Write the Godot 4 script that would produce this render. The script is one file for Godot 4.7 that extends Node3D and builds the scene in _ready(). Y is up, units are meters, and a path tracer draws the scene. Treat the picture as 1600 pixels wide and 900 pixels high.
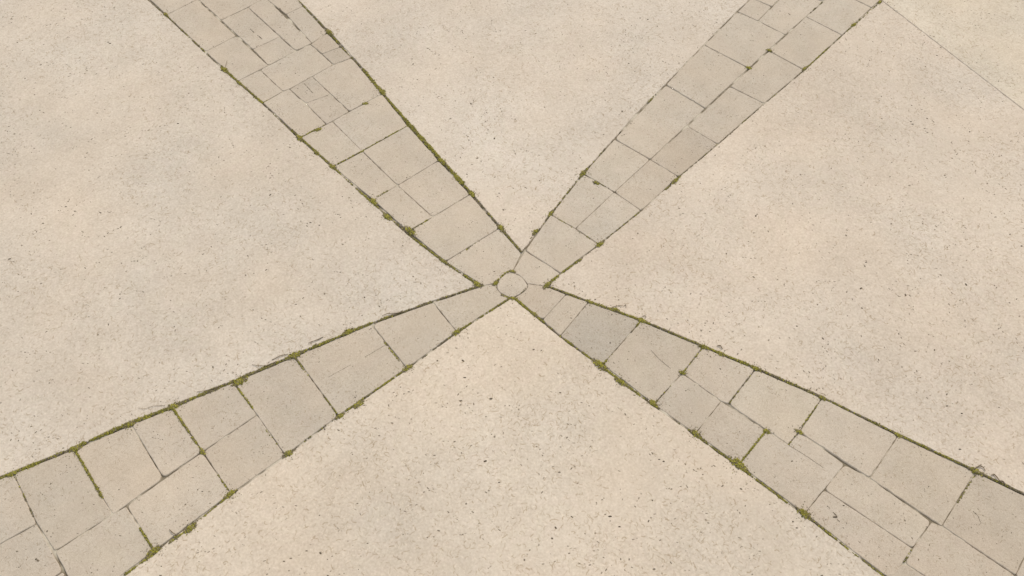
extends Node3D
# A plaza floor of pale limestone slabs crossed by four tapering paths of grey paving stones that meet at a small round stone.
# Metres; the round stone is the origin, x to the right, z towards the viewer.

var outline := {}      # the two edges of each path, from the round stone outwards
var gap := {"A_left": 0.011, "A_right": 0.013, "B_left": 0.009, "B_right": 0.008, "C_up": 0.0145, "C_low": 0.010, "D_up": 0.0125, "D_low": 0.011}
var edges_of := {"A": ["A_left", "A_right"], "B": ["B_left", "B_right"], "C": ["C_up", "C_low"], "D": ["D_up", "D_low"]}
var paths := {}        # the four path nodes
var laid := {"A": [], "B": [], "C": [], "D": []}     # outlines of the stones laid so far
var moss := {"A": [], "B": [], "C": [], "D": []}     # moss tufts in the joints: [Transform3D, Color]
var loose := []         # crumbs of dead moss
var last_stone: MeshInstance3D
var rng := RandomNumberGenerator.new()
var wob := FastNoiseLite.new()
var patch := FastNoiseLite.new()
var slab_mat: StandardMaterial3D
var stone_mat: StandardMaterial3D
var moss_mat: StandardMaterial3D
var bed_mat: StandardMaterial3D
var stem_mat: StandardMaterial3D

# ---------------------------------------------------------------- helpers
func line(a: Array) -> PackedVector2Array:
	var p := PackedVector2Array()
	for i in range(0, a.size(), 2):
		p.append(Vector2(a[i], a[i + 1]))
	return p

func seamless(s: int, size: int, freq: float, oct := 3, small := 256) -> PackedByteArray:
	var n := FastNoiseLite.new()
	n.seed = s
	n.frequency = freq
	n.fractal_octaves = oct
	var im := n.get_seamless_image(small, small)
	im.convert(Image.FORMAT_L8)
	im.resize(size, size, Image.INTERPOLATE_CUBIC)
	return im.get_data()

class Canvas:
	var w: int
	var rgb: PackedByteArray
	var high: PackedByteArray
	func dab(x: float, y: float, r: float, tone: Color, a: float, deep: float) -> void:
		var k := int(ceil(r)) + 1
		for j in range(int(y) - k, int(y) + k + 1):
			for i in range(int(x) - k, int(x) + k + 1):
				var f := clampf(r + 0.5 - Vector2(i - x, j - y).length(), 0.0, 1.0)
				if f <= 0.0:
					continue
				var at := posmod(j, w) * w + posmod(i, w)
				var q := f * a
				rgb[at * 3] = int(lerpf(rgb[at * 3], tone.r * 255.0, q))
				rgb[at * 3 + 1] = int(lerpf(rgb[at * 3 + 1], tone.g * 255.0, q))
				rgb[at * 3 + 2] = int(lerpf(rgb[at * 3 + 2], tone.b * 255.0, q))
				high[at] = clampi(int(high[at] + deep * f), 0, 255)

func stone_textures(s: int, w: int, base: Color, pits: int, strokes: int, flecks: int, mottled: float) -> Array:
	rng.seed = s
	var c := Canvas.new()
	c.w = w
	var lo := seamless(s + 1, w, 0.012, 4)
	var mid := seamless(s + 2, w, 0.03, 4, 512)
	var fine := seamless(s + 3, w, 0.24, 3, 1024)
	var hue := seamless(s + 4, w, 0.016, 3)
	var grain := seamless(s + 5, w, 0.09, 4, 1024)
	c.rgb.resize(w * w * 3)
	c.high.resize(w * w)
	var br := base.r * 255.0
	var bg := base.g * 255.0
	var bb := base.b * 255.0
	var k := 0
	for i in w * w:
		var f := fine[i] - 128
		var t := (lo[i] - 128) * 0.030 * mottled + (mid[i] - 128) * 0.042 * mottled + f * 0.085 + grain[i] * 0.042 - 5.4 + (randi() & 7) - 3.5
		var h := (hue[i] - 128) * 0.014 * mottled
		c.rgb[k] = int(br + t + h)
		c.rgb[k + 1] = int(bg + t)
		c.rgb[k + 2] = int(bb + t - h)
		c.high[i] = 200 + (f >> 2)
		k += 3
	var dark := Color(base.r * 0.36, base.g * 0.33, base.b * 0.29)
	var brown := Color(base.r * 0.72, base.g * 0.67, base.b * 0.59)
	var pale := Color(minf(base.r * 1.10, 1), minf(base.g * 1.10, 1), minf(base.b * 1.10, 1))
	for n in strokes:    # fine curling scratches and pores of the stone
		var p := Vector2(rng.randf() * w, rng.randf() * w)
		if hue[(int(p.y) % w) * w + int(p.x) % w] + rng.randi_range(-70, 70) > 140:
			continue
		var d := rng.randf() * TAU
		var bend := rng.randf_range(-0.35, 0.35)
		var a := rng.randf_range(0.10, 0.50)
		var r := rng.randf_range(0.5, 1.1)
		for q in rng.randi_range(2, 9):
			c.dab(p.x, p.y, r, brown, a, -14.0 * a)
			p += Vector2.from_angle(d) * 1.5
			d += bend + rng.randf_range(-0.25, 0.25)
	for n in flecks:
		var p := Vector2(rng.randf() * w, rng.randf() * w)
		var d := rng.randf() * TAU
		var a := rng.randf_range(0.15, 0.6)
		for q in rng.randi_range(1, 4):
			c.dab(p.x, p.y, rng.randf_range(0.6, 1.5), pale, a, 4.0)
			p += Vector2.from_angle(d) * 1.6
	for n in pits:       # open pores, often a few in a row
		var p := Vector2(rng.randf() * w, rng.randf() * w)
		if lo[(int(p.y) % w) * w + int(p.x) % w] + rng.randi_range(-40, 40) < 122 and rng.randf() < 0.75:
			continue
		var d := rng.randfn(0.5, 0.8)
		for q in rng.randi_range(1, 4) if rng.randf() < 0.35 else 1:
			var e := Vector2.from_angle(d + rng.randf_range(-0.6, 0.6))
			var r := rng.randf_range(0.35, 1.05) * (1.9 if rng.randf() < 0.05 else 1.0)
			var a := rng.randf_range(0.25, 0.85)
			for m in rng.randi_range(1, 4):
				c.dab(p.x + e.x * m * 1.3, p.y + e.y * m * 1.3, r, dark, a, -110.0)
			p += Vector2.from_angle(d) * rng.randf_range(6, 16)
	var im := Image.create_from_data(w, w, false, Image.FORMAT_RGB8, c.rgb)
	var hi := Image.create_from_data(w, w, false, Image.FORMAT_L8, c.high)
	return [ImageTexture.create_from_image(im), ImageTexture.create_from_image(hi)]

func stain_texture(s: int) -> ImageTexture:   # broad weathering: greyer and pinker fields a metre or two across
	var w := 512
	var a := seamless(s, w, 0.018, 4)
	var b := seamless(s + 7, w, 0.03, 3)
	var d := PackedByteArray()
	d.resize(w * w * 3)
	for i in w * w:
		var t := (a[i] - 128) * 0.05
		var h := (b[i] - 128) * 0.010
		d[i * 3] = clampi(int(243 + t + h), 0, 255)
		d[i * 3 + 1] = clampi(int(243 + t), 0, 255)
		d[i * 3 + 2] = clampi(int(243 + t - h), 0, 255)
	return ImageTexture.create_from_image(Image.create_from_data(w, w, false, Image.FORMAT_RGB8, d))

func stone_material(tx: Array, stain: Texture2D, relief: float) -> StandardMaterial3D:
	var m := StandardMaterial3D.new()
	m.albedo_texture = tx[0]
	m.vertex_color_use_as_albedo = true
	m.roughness = 0.92
	m.metallic_specular = 0.3
	m.heightmap_enabled = true
	m.heightmap_texture = tx[1]
	m.heightmap_scale = relief
	m.detail_enabled = true
	m.detail_albedo = stain
	m.detail_blend_mode = BaseMaterial3D.BLEND_MODE_MUL
	m.detail_uv_layer = BaseMaterial3D.DETAIL_UV_2
	return m

func tag(o: Node, label: String, category := "", kind := "", group := "") -> void:
	o.set_meta("label", label)
	if category: o.set_meta("category", category)
	if kind: o.set_meta("kind", kind)
	if group: o.set_meta("group", group)

# A shape under construction
class Shape:
	var v := PackedVector3Array()
	var n := PackedVector3Array()
	var c := PackedColorArray()
	var uv := PackedVector2Array()
	var uv2 := PackedVector2Array()
	var idx := PackedInt32Array()
	func put(p: Vector3, nn: Vector3, cc: Color, a := Vector2(), b := Vector2()) -> int:
		v.append(p); n.append(nn); c.append(cc); uv.append(a); uv2.append(b)
		return v.size() - 1
	func mesh(mat: Material) -> ArrayMesh:
		for i in range(0, idx.size(), 3):      # every face turned the way its normals look
			var a := idx[i]
			var b := idx[i + 1]
			var d := idx[i + 2]
			if (v[d] - v[a]).cross(v[b] - v[a]).dot(n[a] + n[b] + n[d]) < 0.0:
				idx[i + 1] = d
				idx[i + 2] = b
		var arr := []
		arr.resize(Mesh.ARRAY_MAX)
		arr[Mesh.ARRAY_VERTEX] = v
		arr[Mesh.ARRAY_NORMAL] = n
		arr[Mesh.ARRAY_COLOR] = c
		arr[Mesh.ARRAY_TEX_UV] = uv
		arr[Mesh.ARRAY_TEX_UV2] = uv2
		arr[Mesh.ARRAY_INDEX] = idx
		var m := ArrayMesh.new()
		m.add_surface_from_arrays(Mesh.PRIMITIVE_TRIANGLES, arr)
		m.surface_set_material(0, mat)
		return m

func put_mesh(called: String, sh: Shape, mat: Material, parent: Node) -> MeshInstance3D:
	var o := MeshInstance3D.new()
	o.name = called
	o.mesh = sh.mesh(mat)
	parent.add_child(o, true)
	return o

# ---------------------------------------------------------------- cut stone
func inset(p: PackedVector2Array, by: Array) -> PackedVector2Array:   # p runs so that its inside lies along normal()
	var r := PackedVector2Array()
	var k := p.size()
	for i in k:
		var d0 := (p[i] - p[(i + k - 1) % k]).normalized()
		var d1 := (p[(i + 1) % k] - p[i]).normalized()
		var n0 := Vector2(-d0.y, d0.x)
		var n1 := Vector2(-d1.y, d1.x)
		var g0: float = by[(i + k - 1) % k]
		var g1: float = by[i]
		if absf(d0.cross(d1)) < 0.12:
			r.append(p[i] + (n0 + n1).normalized() * (g0 + g1) * 0.5)
		else:
			r.append(Geometry2D.line_intersects_line(p[i] + n0 * g0, d0, p[i] + n1 * g1, d1))
	return r

func inward(p: PackedVector2Array) -> PackedVector2Array:
	var area := 0.0
	for i in p.size():
		area += p[i].cross(p[(i + 1) % p.size()])
	if area < 0:
		p.reverse()
	return p

func tidy(p: PackedVector2Array) -> PackedVector2Array:   # loops cut off, points that nearly coincide joined
	var box := PackedVector2Array([Vector2(-60, -60), Vector2(60, -60), Vector2(60, 60), Vector2(-60, 60)])
	var best := -1.0
	var big := p
	for piece in Geometry2D.intersect_polygons(p, box):
		var area := 0.0
		for i in piece.size():
			area += piece[i].cross(piece[(i + 1) % piece.size()])
		if absf(area) > best:
			best = absf(area)
			big = inward(piece)
	var out := PackedVector2Array()
	for q in big:
		if out.is_empty() or q.distance_to(out[-1]) > 0.0016:
			out.append(q)
	if out[0].distance_to(out[-1]) < 0.0016:
		out.remove_at(out.size() - 1)
	return out

func rounded(p: PackedVector2Array, r: float) -> PackedVector2Array:
	var out := PackedVector2Array()
	var k := p.size()
	for i in k:
		var a := p[(i + k - 1) % k] - p[i]
		var b := p[(i + 1) % k] - p[i]
		var turn := PI - absf(a.angle_to(b))
		if turn < 0.35:
			out.append(p[i])
			continue
		var rr := minf(r * (0.35 + 1.3 * absf(patch.get_noise_2d(p[i].x * 9000.0, p[i].y * 9000.0)) * 2.0), 0.4 * minf(a.length(), b.length()))
		var s := p[i] + a.normalized() * rr
		var e := p[i] + b.normalized() * rr
		for q in 5:
			var t := q / 4.0
			out.append(s.lerp(p[i], t).lerp(p[i].lerp(e, t), t))
	return out

func worn(p: PackedVector2Array, step: float, rough: float) -> PackedVector2Array:
	var out := PackedVector2Array()
	var k := p.size()
	for i in k:
		var a := p[i]
		var b := p[(i + 1) % k]
		var m := maxi(1, int(a.distance_to(b) / (step if a.length() < 6.5 else 1.0)))
		var nn := (b - a).orthogonal().normalized()
		for q in m:
			var at := a.lerp(b, float(q) / m)
			var w := wob.get_noise_2d(at.x * 100.0, at.y * 100.0) * rough
			var chip := patch.get_noise_2d(at.x * 1300.0 + 77.0, at.y * 1300.0)
			if chip > 0.34:
				w += (chip - 0.34) * rough * 1.8
			out.append(at - nn * w)
	return out

func cut(sh: Shape, p: PackedVector2Array, top: float, tilt: Vector2, bevel: float, deep: float, tone: Color, turn: float, tile: float, shift: Vector2) -> bool:
	var k := p.size()
	var nrm := PackedVector2Array()
	for i in k:
		var d := (p[(i + 1) % k] - p[(i + k - 1) % k]).normalized()
		nrm.append(Vector2(-d.y, d.x))
	var mid := Vector2.ZERO
	for q in p: mid += q
	mid /= k
	var ring := PackedVector2Array()
	var tris := PackedInt32Array()
	for share in [1.0, 0.6, 0.3, 0.1]:
		ring.clear()
		for i in k:
			ring.append(p[i] + nrm[i] * share * bevel * (0.7 + 0.9 * absf(wob.get_noise_2d(p[i].x * 70.0, p[i].y * 70.0 + 400.0))))
		tris = Geometry2D.triangulate_polygon(ring)
		if not tris.is_empty():
			break
	if tris.is_empty():
		return false
	var lift := func(q: Vector2) -> float: return top + tilt.dot((q - mid).limit_length(0.5))
	var map := func(q: Vector2) -> Vector2: return (q - mid).rotated(turn) / tile + shift
	var first := sh.v.size()
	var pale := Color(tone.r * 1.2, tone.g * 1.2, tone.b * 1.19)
	for q in ring:
		sh.put(Vector3(q.x, lift.call(q), q.y), Vector3.UP, tone, map.call(q), q.rotated(0.6) / 9.7)
	for i in range(0, tris.size(), 3):
		sh.idx.append_array([first + tris[i], first + tris[i + 1], first + tris[i + 2]])
	var drops := [0.0, bevel * 0.8, deep]
	var last := first
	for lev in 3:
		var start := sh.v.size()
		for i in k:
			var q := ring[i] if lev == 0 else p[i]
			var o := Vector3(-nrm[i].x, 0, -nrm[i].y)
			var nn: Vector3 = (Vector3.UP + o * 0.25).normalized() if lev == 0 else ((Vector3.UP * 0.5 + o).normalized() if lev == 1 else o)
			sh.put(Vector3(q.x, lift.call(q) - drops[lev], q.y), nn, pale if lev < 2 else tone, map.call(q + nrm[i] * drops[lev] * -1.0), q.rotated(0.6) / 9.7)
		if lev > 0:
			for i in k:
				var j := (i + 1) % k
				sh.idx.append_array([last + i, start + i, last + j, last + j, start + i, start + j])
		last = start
	return true

func on_edge(path: String, a: Vector2, b: Vector2) -> float:   # half the joint width where a stone's side runs along the path's edge
	for e in edges_of[path]:
		var l: PackedVector2Array = outline[e]
		var near := func(q: Vector2) -> float:
			var best := 9.0
			for i in l.size() - 1:
				var far_end: Vector2 = l[i + 1] if i < l.size() - 2 else l[i + 1] + (l[i + 1] - l[i]).normalized() * 3.0
				best = minf(best, q.distance_to(Geometry2D.get_closest_point_to_segment(q, l[i], far_end)))
			return best
		if near.call(a) < 0.03 and near.call(b) < 0.03 and near.call((a + b) / 2.0) < 0.03:
			return gap[e] / 2.0
	return -1.0

func stone_shape(sh: Shape, path: String, pts: PackedVector2Array, tone: float, hair: Array) -> void:
	var k := pts.size()
	var by := []
	var centre_piece := false
	for i in k:
		var half := on_edge(path, pts[i], pts[(i + 1) % k])
		if half < 0.0:
			half = rng.randf_range(0.0012, 0.0030)
		if i in hair:
			half = 0.0008
		by.append(half)
		centre_piece = centre_piece or pts[i].length() < 0.03
	var area := 0.0
	for i in k:
		area += pts[i].cross(pts[(i + 1) % k])
	if area < 0:                       # turn the outline round, and its gaps with it
		pts.reverse()
		by.reverse()
		by.append(by.pop_front())
	laid[path].append(pts.duplicate())
	var p := inset(pts, by)
	if centre_piece:
		var ring := PackedVector2Array()
		for q in 40:
			ring.append(round_point(q / 40.0 * TAU) * 1.05)
		var left := Geometry2D.clip_polygons(p, ring)
		var best := 0.0
		for piece in left:
			var ar := 0.0
			for i in piece.size():
				ar += piece[i].cross(piece[(i + 1) % piece.size()])
			if absf(ar) > best:
				best = absf(ar)
				p = inward(piece)
	p = tidy(worn(rounded(tidy(p), 0.020), 0.022, 0.0027))
	var warm := rng.randf_range(-0.004, 0.016)
	var t := tone * rng.randf_range(0.97, 1.025)
	var col := Color(t + warm, t, t - warm)
	if not cut(sh, p, rng.randf_range(-0.0015, 0.0015), Vector2(rng.randfn(), rng.randfn()) * 0.0028, 0.0046, 0.04, col, rng.randf() * TAU, 2.6, Vector2(rng.randf(), rng.randf())):
		laid[path].pop_back()

func pave(path: String, pts: Array, tone: float, hair: Array, label := "") -> void:
	var sh := Shape.new()
	stone_shape(sh, path, line(pts), tone, hair)
	var o := put_mesh("paving_stone", sh, stone_mat, paths[path])
	if label: o.set_meta("label", label)
	last_stone = o

func scratch(called: String, pts: Array, r: float) -> void:     # a dirt-filled groove or a dark blotch in the stone just laid
	var l := line(pts)
	var sh := Shape.new()
	for i in l.size() - 1:
		var m := int(l[i].distance_to(l[i + 1]) / (r * 1.1)) + 1
		for q in m:
			if patch.get_noise_2d(l[i].x * 900.0 + q * 37.0, 5.0) < -0.22:
				continue
			var at := l[i].lerp(l[i + 1], float(q) / m) + Vector2(rng.randfn(), rng.randfn()) * r * 0.3
			tuft(sh, Vector3(at.x, 0.0006, at.y), r * rng.randf_range(0.6, 1.2), Color(0.13, 0.105, 0.075) * rng.randf_range(0.8, 1.5), 0)
	put_mesh(called, sh, bed_mat, last_stone)

func round_point(a: float) -> Vector2:
	var c := cos(a)
	var s := sin(a)
	return Vector2(signf(c) * pow(absf(c), 1.24), signf(s) * pow(absf(s), 1.24)) * 0.097 * (1.0 + 0.03 * sin(3.0 * a + 1.0) + 0.018 * sin(5.0 * a + 0.4))

func slab(label: String, pts: PackedVector2Array, by: Array, tone: Color, turn: float, shift: Vector2) -> void:
	var area := 0.0
	for i in pts.size():
		area += pts[i].cross(pts[(i + 1) % pts.size()])
	if area < 0:
		pts.reverse()
		by.reverse()
		by.append(by.pop_front())
	var sh := Shape.new()
	var p := tidy(worn(rounded(tidy(inset(pts, by)), 0.012), 0.02, 0.0042))
	if not cut(sh, p, 0.0, Vector2.ZERO, 0.0056, 0.06, tone, turn, 5.2, shift):
		print("slab not cut: ", label)
	var o := put_mesh("limestone_slab", sh, slab_mat, self)
	tag(o, label, "", "structure")

# ---------------------------------------------------------------- moss
func moss_colour(green: float) -> Color:
	var bright := Color(0.330, 0.295, 0.055)
	var deepg := Color(0.100, 0.090, 0.024)
	var dead := Color(0.235, 0.190, 0.120)
	var c := deepg.lerp(bright, rng.randf())
	if rng.randf() > green * 0.75 + 0.08:
		c = dead.lerp(Color(0.10, 0.08, 0.05), rng.randf())
	return c

func tuft(sh: Shape, at: Vector3, r: float, col: Color, spiky := 5) -> void:   # a low cushion with small leaves standing out of it
	var first := sh.v.size()
	var k := 7
	sh.put(at + Vector3(0, r * 0.75, 0), Vector3.UP, col)
	for lev in 2:
		for i in k:
			var a := (i + lev * 0.5) * TAU / k
			var d := Vector3(cos(a), 0.0, sin(a))
			var rr := r * (0.62 if lev == 0 else 1.0) * rng.randf_range(0.75, 1.2)
			sh.put(at + d * rr + Vector3(0, r * (0.55 if lev == 0 else -0.25) * rng.randf_range(0.7, 1.2), 0), (d + Vector3(0, 1.1 - lev * 0.8, 0)).normalized(), col)
	for i in k:
		var j := (i + 1) % k
		sh.idx.append_array([first, first + 1 + j, first + 1 + i])
		sh.idx.append_array([first + 1 + i, first + 1 + j, first + 1 + k + i, first + 1 + j, first + 1 + k + j, first + 1 + k + i])
	for i in spiky:
		var a := rng.randf() * TAU
		var d := Vector3(cos(a), rng.randf_range(0.2, 1.1), sin(a)).normalized()
		var side := d.cross(Vector3.UP).normalized() * r * 0.16
		var root := at + Vector3(d.x * r * 0.5, r * 0.3, d.z * r * 0.5)
		var f := sh.v.size()
		var nn := (Vector3.UP + d * 0.4).normalized()
		var cc := Color(col.r * 1.25, col.g * 1.25, col.b * 1.1)
		sh.put(root - side, nn, cc)
		sh.put(root + side, nn, cc)
		sh.put(root + d * r * rng.randf_range(0.8, 1.5), nn, cc)
		sh.idx.append_array([f, f + 1, f + 2])

func moss_run(path: String, pts: Array, wide: float, dense: float, green: float) -> void:
	var l := line(pts)
	for i in l.size() - 1:
		var a := l[i]
		var b := l[i + 1]
		var nn := (b - a).orthogonal().normalized()
		for q in int(a.distance_to(b) * 1500.0 * dense * clampf(wide / 0.013, 0.5, 2.2)):
			var at := a.lerp(b, rng.randf())
			var thick := patch.get_noise_2d(at.x * 900.0, at.y * 900.0)
			if thick < 0.42 - dense * 0.75 and rng.randf() < 0.9:
				continue
			var spread := wide * (0.55 + 0.9 * maxf(0.0, thick + 0.25))
			at += nn * clampf(rng.randfn(0.0, 0.27), -0.9, 0.9) * spread
			var s := rng.randf_range(0.0022, 0.0050) * (0.8 + wide * 20.0)
			var bs := Basis(Vector3.UP, rng.randf() * TAU).scaled(Vector3(s, s * rng.randf_range(0.7, 1.3), s))
			var lush := clampf(green + patch.get_noise_2d(at.x * 420.0 + 50.0, at.y * 420.0) * 0.9, 0.0, 1.0)
			moss[path].append([Transform3D(bs, Vector3(at.x, rng.randf_range(-0.0035, 0.001), at.y)), moss_colour(lush)])

func clump(x: float, z: float, r: float, along: float, label: String) -> void:
	var sh := Shape.new()
	var dir := Vector2.from_angle(deg_to_rad(along))
	var count := int(clampf(r * 3600.0, 45, 190))
	for i in count:
		var q := Vector2(rng.randfn(0.0, 0.48), rng.randfn(0.0, 0.40)) * r
		if q.length() > r * 1.15:
			continue
		q = Vector2(q.x * 1.35, q.y * 0.60).rotated(dir.angle())
		var h := maxf(0.0, 1.0 - q.length() / r) * r * 0.2
		var rim := q.length() / r
		tuft(sh, Vector3(q.x, h - 0.001, q.y), rng.randf_range(0.0036, 0.0066), moss_colour(0.95 - 0.55 * rim * rim), 5)
	for i in int(count * 0.45):          # crumbs of dead moss and soil strewn round it
		var q := (Vector2(rng.randfn(0.0, 1.1), rng.randfn(0.0, 0.9)) * r).rotated(dir.angle())
		var s := rng.randf_range(0.0010, 0.0030)
		loose.append([Transform3D(Basis(Vector3.UP, rng.randf() * TAU).scaled(Vector3(s, s * 0.7, s)), Vector3(x + q.x, 0.0004, z + q.y)), moss_colour(0.05 if i % 4 else 0.6)])
	var o := put_mesh("moss_clump", sh, moss_mat, self)
	o.position = Vector3(x, 0.0, z)
	tag(o, label, "moss clump", "", "moss clumps in the paving joints")

func stem(pts: Array, r: float, label: String) -> void:
	r *= 0.75
	var l := line(pts)
	var base := l[0]
	var curve := Curve3D.new()
	for i in l.size():
		var t := (l[mini(i + 1, l.size() - 1)] - l[maxi(i - 1, 0)]) * 0.22
		var y := 0.001 + r + 0.003 * sin(PI * i / (l.size() - 1.0)) + rng.randf_range(0, 0.002)
		curve.add_point(Vector3(l[i].x - base.x, y, l[i].y - base.y), Vector3(-t.x, 0, -t.y), Vector3(t.x, 0, t.y))
	var sh := Shape.new()
	var m := 22
	var k := 6
	var total := curve.get_baked_length()
	for i in m + 1:
		var s := total * i / m
		var at := curve.sample_baked(s)
		var d := (curve.sample_baked(minf(s + 0.002, total)) - curve.sample_baked(maxf(s - 0.002, 0))).normalized()
		var side := d.cross(Vector3.UP).normalized()
		var up := side.cross(d)
		var rr := r * (0.55 + 0.45 * sin(PI * clampf(i / float(m) * 0.9 + 0.1, 0, 1))) * rng.randf_range(0.75, 1.2)
		for q in k:
			var o := side * cos(q * TAU / k) + up * sin(q * TAU / k)
			var tone := rng.randf_range(0.75, 1.25)
			sh.put(at + o * rr, o, Color(0.155 * tone, 0.118 * tone, 0.078 * tone))
		if i:
			for q in k:
				var j := (q + 1) % k
				var a := (i - 1) * k
				sh.idx.append_array([a + q, a + k + q, a + j, a + j, a + k + q, a + k + j])
	var o2 := put_mesh("dry_stem", sh, stem_mat, self)
	o2.position = Vector3(base.x, 0, base.y)
	tag(o2, label, "dry stem", "", "dry scraps on the paving")

# ---------------------------------------------------------------- the scene
func _ready() -> void:
	rng.seed = 4711
	seed(99)
	wob.seed = 5
	wob.frequency = 0.18
	wob.fractal_octaves = 3
	patch.seed = 11
	patch.frequency = 0.01
	patch.fractal_octaves = 3

	var cam := Camera3D.new()
	cam.name = "camera"
	cam.fov = 33.398
	cam.near = 0.1
	cam.far = 900.0
	cam.position = Vector3(0.002, 5.0, 3.656)
	cam.rotation_degrees = Vector3(-54.0, 0, 0)
	add_child(cam)
	cam.current = true

	var sky := ProceduralSkyMaterial.new()      # an even, bright overcast
	sky.sky_top_color = Color(0.80, 0.83, 0.86)
	sky.sky_horizon_color = Color(0.90, 0.90, 0.89)
	sky.sky_curve = 0.2
	sky.ground_bottom_color = Color(0.55, 0.52, 0.48)
	sky.ground_horizon_color = Color(0.80, 0.79, 0.77)
	var env := Environment.new()
	env.background_mode = Environment.BG_SKY
	env.sky = Sky.new()
	env.sky.sky_material = sky
	env.tonemap_mode = Environment.TONE_MAPPER_LINEAR
	env.tonemap_exposure = 1.36
	env.sdfgi_enabled = true
	env.ssao_enabled = true
	env.ssil_enabled = true
	var we := WorldEnvironment.new()
	we.name = "daylight"
	we.environment = env
	add_child(we)
	var sun := DirectionalLight3D.new()
	sun.name = "sun"
	sun.light_color = Color(1.0, 0.955, 0.89)
	sun.light_energy = 0.55
	sun.light_angular_distance = 10.0
	sun.shadow_enabled = true
	sun.rotation_degrees = Vector3(-48, 152, 0)
	add_child(sun)

	slab_mat = stone_material(stone_textures(100, 2048, Color(0.780, 0.724, 0.660), 3900, 46000, 26000, 0.9), stain_texture(300), 0.35)
	stone_mat = stone_material(stone_textures(200, 1536, Color(0.730, 0.674, 0.606), 1500, 16000, 14000, 0.8), stain_texture(400), 0.25)
	moss_mat = StandardMaterial3D.new()
	moss_mat.vertex_color_use_as_albedo = true
	moss_mat.roughness = 1.0
	moss_mat.metallic_specular = 0.15
	bed_mat = StandardMaterial3D.new()
	bed_mat.vertex_color_use_as_albedo = true
	bed_mat.roughness = 1.0
	bed_mat.metallic_specular = 0.1
	stem_mat = bed_mat

	outline["A_left"] = line([-0.204, 0.01, -0.444, -0.19, -0.707, -0.434, -0.968, -0.719, -1.268, -1.037, -1.543, -1.321, -1.866, -1.688, -2.219, -2.057, -2.406, -2.265, -2.807, -2.715, -2.998, -2.916])
	outline["A_right"] = line([0.066, -0.265, -0.076, -0.479, -0.282, -0.789, -0.514, -1.124, -0.75, -1.459, -0.977, -1.8, -1.132, -2.043, -1.454, -2.496, -1.763, -2.908])
	outline["B_left"] = line([0.083, -0.286, 0.264, -0.597, 0.503, -0.975, 0.745, -1.315, 0.954, -1.613, 1.171, -1.891, 1.517, -2.349, 1.837, -2.763, 1.963, -2.916])
	outline["B_right"] = line([0.217, 0.008, 0.319, -0.095, 0.582, -0.335, 0.886, -0.632, 1.176, -0.945, 1.491, -1.263, 1.889, -1.682, 2.258, -2.057, 2.631, -2.465, 2.941, -2.808, 3.039, -2.916])
	outline["C_up"] = line([-0.196, 0.008, -0.504, 0.131, -0.884, 0.301, -1.331, 0.532, -1.675, 0.72, -2.006, 0.888, -2.238, 1.01, -2.515, 1.161, -2.815, 1.31, -2.881, 1.341])
	outline["C_low"] = line([-0.014, 0.104, -0.341, 0.363, -0.631, 0.623, -1.013, 0.947, -1.289, 1.203, -1.563, 1.442, -1.919, 1.769, -2.047, 1.894])
	outline["D_up"] = line([0.229, 0.008, 0.492, 0.129, 0.814, 0.276, 1.182, 0.467, 1.485, 0.628, 1.848, 0.827, 2.229, 1.065, 2.626, 1.302, 2.854, 1.442])
	outline["D_low"] = line([0.018, 0.104, 0.3, 0.392, 0.532, 0.596, 0.835, 0.875, 1.06, 1.069, 1.281, 1.267, 1.609, 1.562, 1.966, 1.898])

	# the ground under the paving, and the joint bedding that shows between the stones
	var gs := Shape.new()
	for q in [Vector2(-200, -200), Vector2(200, -200), Vector2(200, 200), Vector2(-200, 200)]:
		gs.put(Vector3(q.x, -0.03, q.y), Vector3.UP, Color(0.30, 0.26, 0.20))
	gs.idx.append_array([0, 1, 2, 0, 2, 3])
	var ground := put_mesh("ground", gs, bed_mat, self)
	tag(ground, "level sandy earth beneath and beyond the paving", "", "structure")
	var bed := joint_bed()
	put_mesh("joint_mortar", bed, bed_mat, ground).set_meta("label", "dark earth and pale mortar in the joints")

	# the five great slabs
	var ext := {}
	for e in outline:
		var l: PackedVector2Array = outline[e].duplicate()
		l.append(l[-1] + (l[-1] - l[l.size() - 4]).normalized() * 11.0)
		ext[e] = l
	var cream := Color(1, 1, 1)
	wedge("wide pale limestone slab between the two left-hand paths", ext, "A_left", "C_up", [Vector2(-18, 0)], Color(0.955, 0.955, 0.95), 0.4, Vector2(0.13, 0.42))
	wedge("pale limestone slab between the two far paths", ext, "A_right", "B_left", [Vector2(0, -16)], Color(1.02, 1.01, 1.0), 2.1, Vector2(0.61, 0.17))
	wedge("warm pale limestone slab nearest the viewer, between the two near paths", ext, "C_low", "D_low", [Vector2(0, 14)], Color(1.0, 0.985, 0.96), 3.6, Vector2(0.37, 0.78))
	var joint_a: Vector2 = outline["B_right"][-1]
	var joint_b := Vector2(7.18, 4.04)
	var right := PackedVector2Array()
	var by := []
	for i in outline["B_right"].size():
		right.append(outline["B_right"][i])
		by.append(gap["B_right"] / 2.0)
	by[-1] = 0.0036
	right.append(joint_b)
	by.append(gap["D_up"] / 2.0)
	for i in range(outline["D_up"].size() - 1, -1, -1):
		right.append(outline["D_up"][i])
		by.append(gap["D_up"] / 2.0)
	slab("pale limestone slab right of the round stone, cut off by a long thin joint", right, by, Color(0.985, 0.97, 0.955), 5.0, Vector2(0.82, 0.55))
	var far_slab := PackedVector2Array([joint_a, ext["B_right"][-1], Vector2(16, -6), ext["D_up"][-1], joint_b])
	slab("warm limestone slab in the corner beyond the long thin joint", far_slab, [gap["B_right"] / 2.0, 0.01, 0.01, gap["D_up"] / 2.0, 0.0036], Color(1.03, 1.0, 0.965), 1.2, Vector2(0.27, 0.31))

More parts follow.
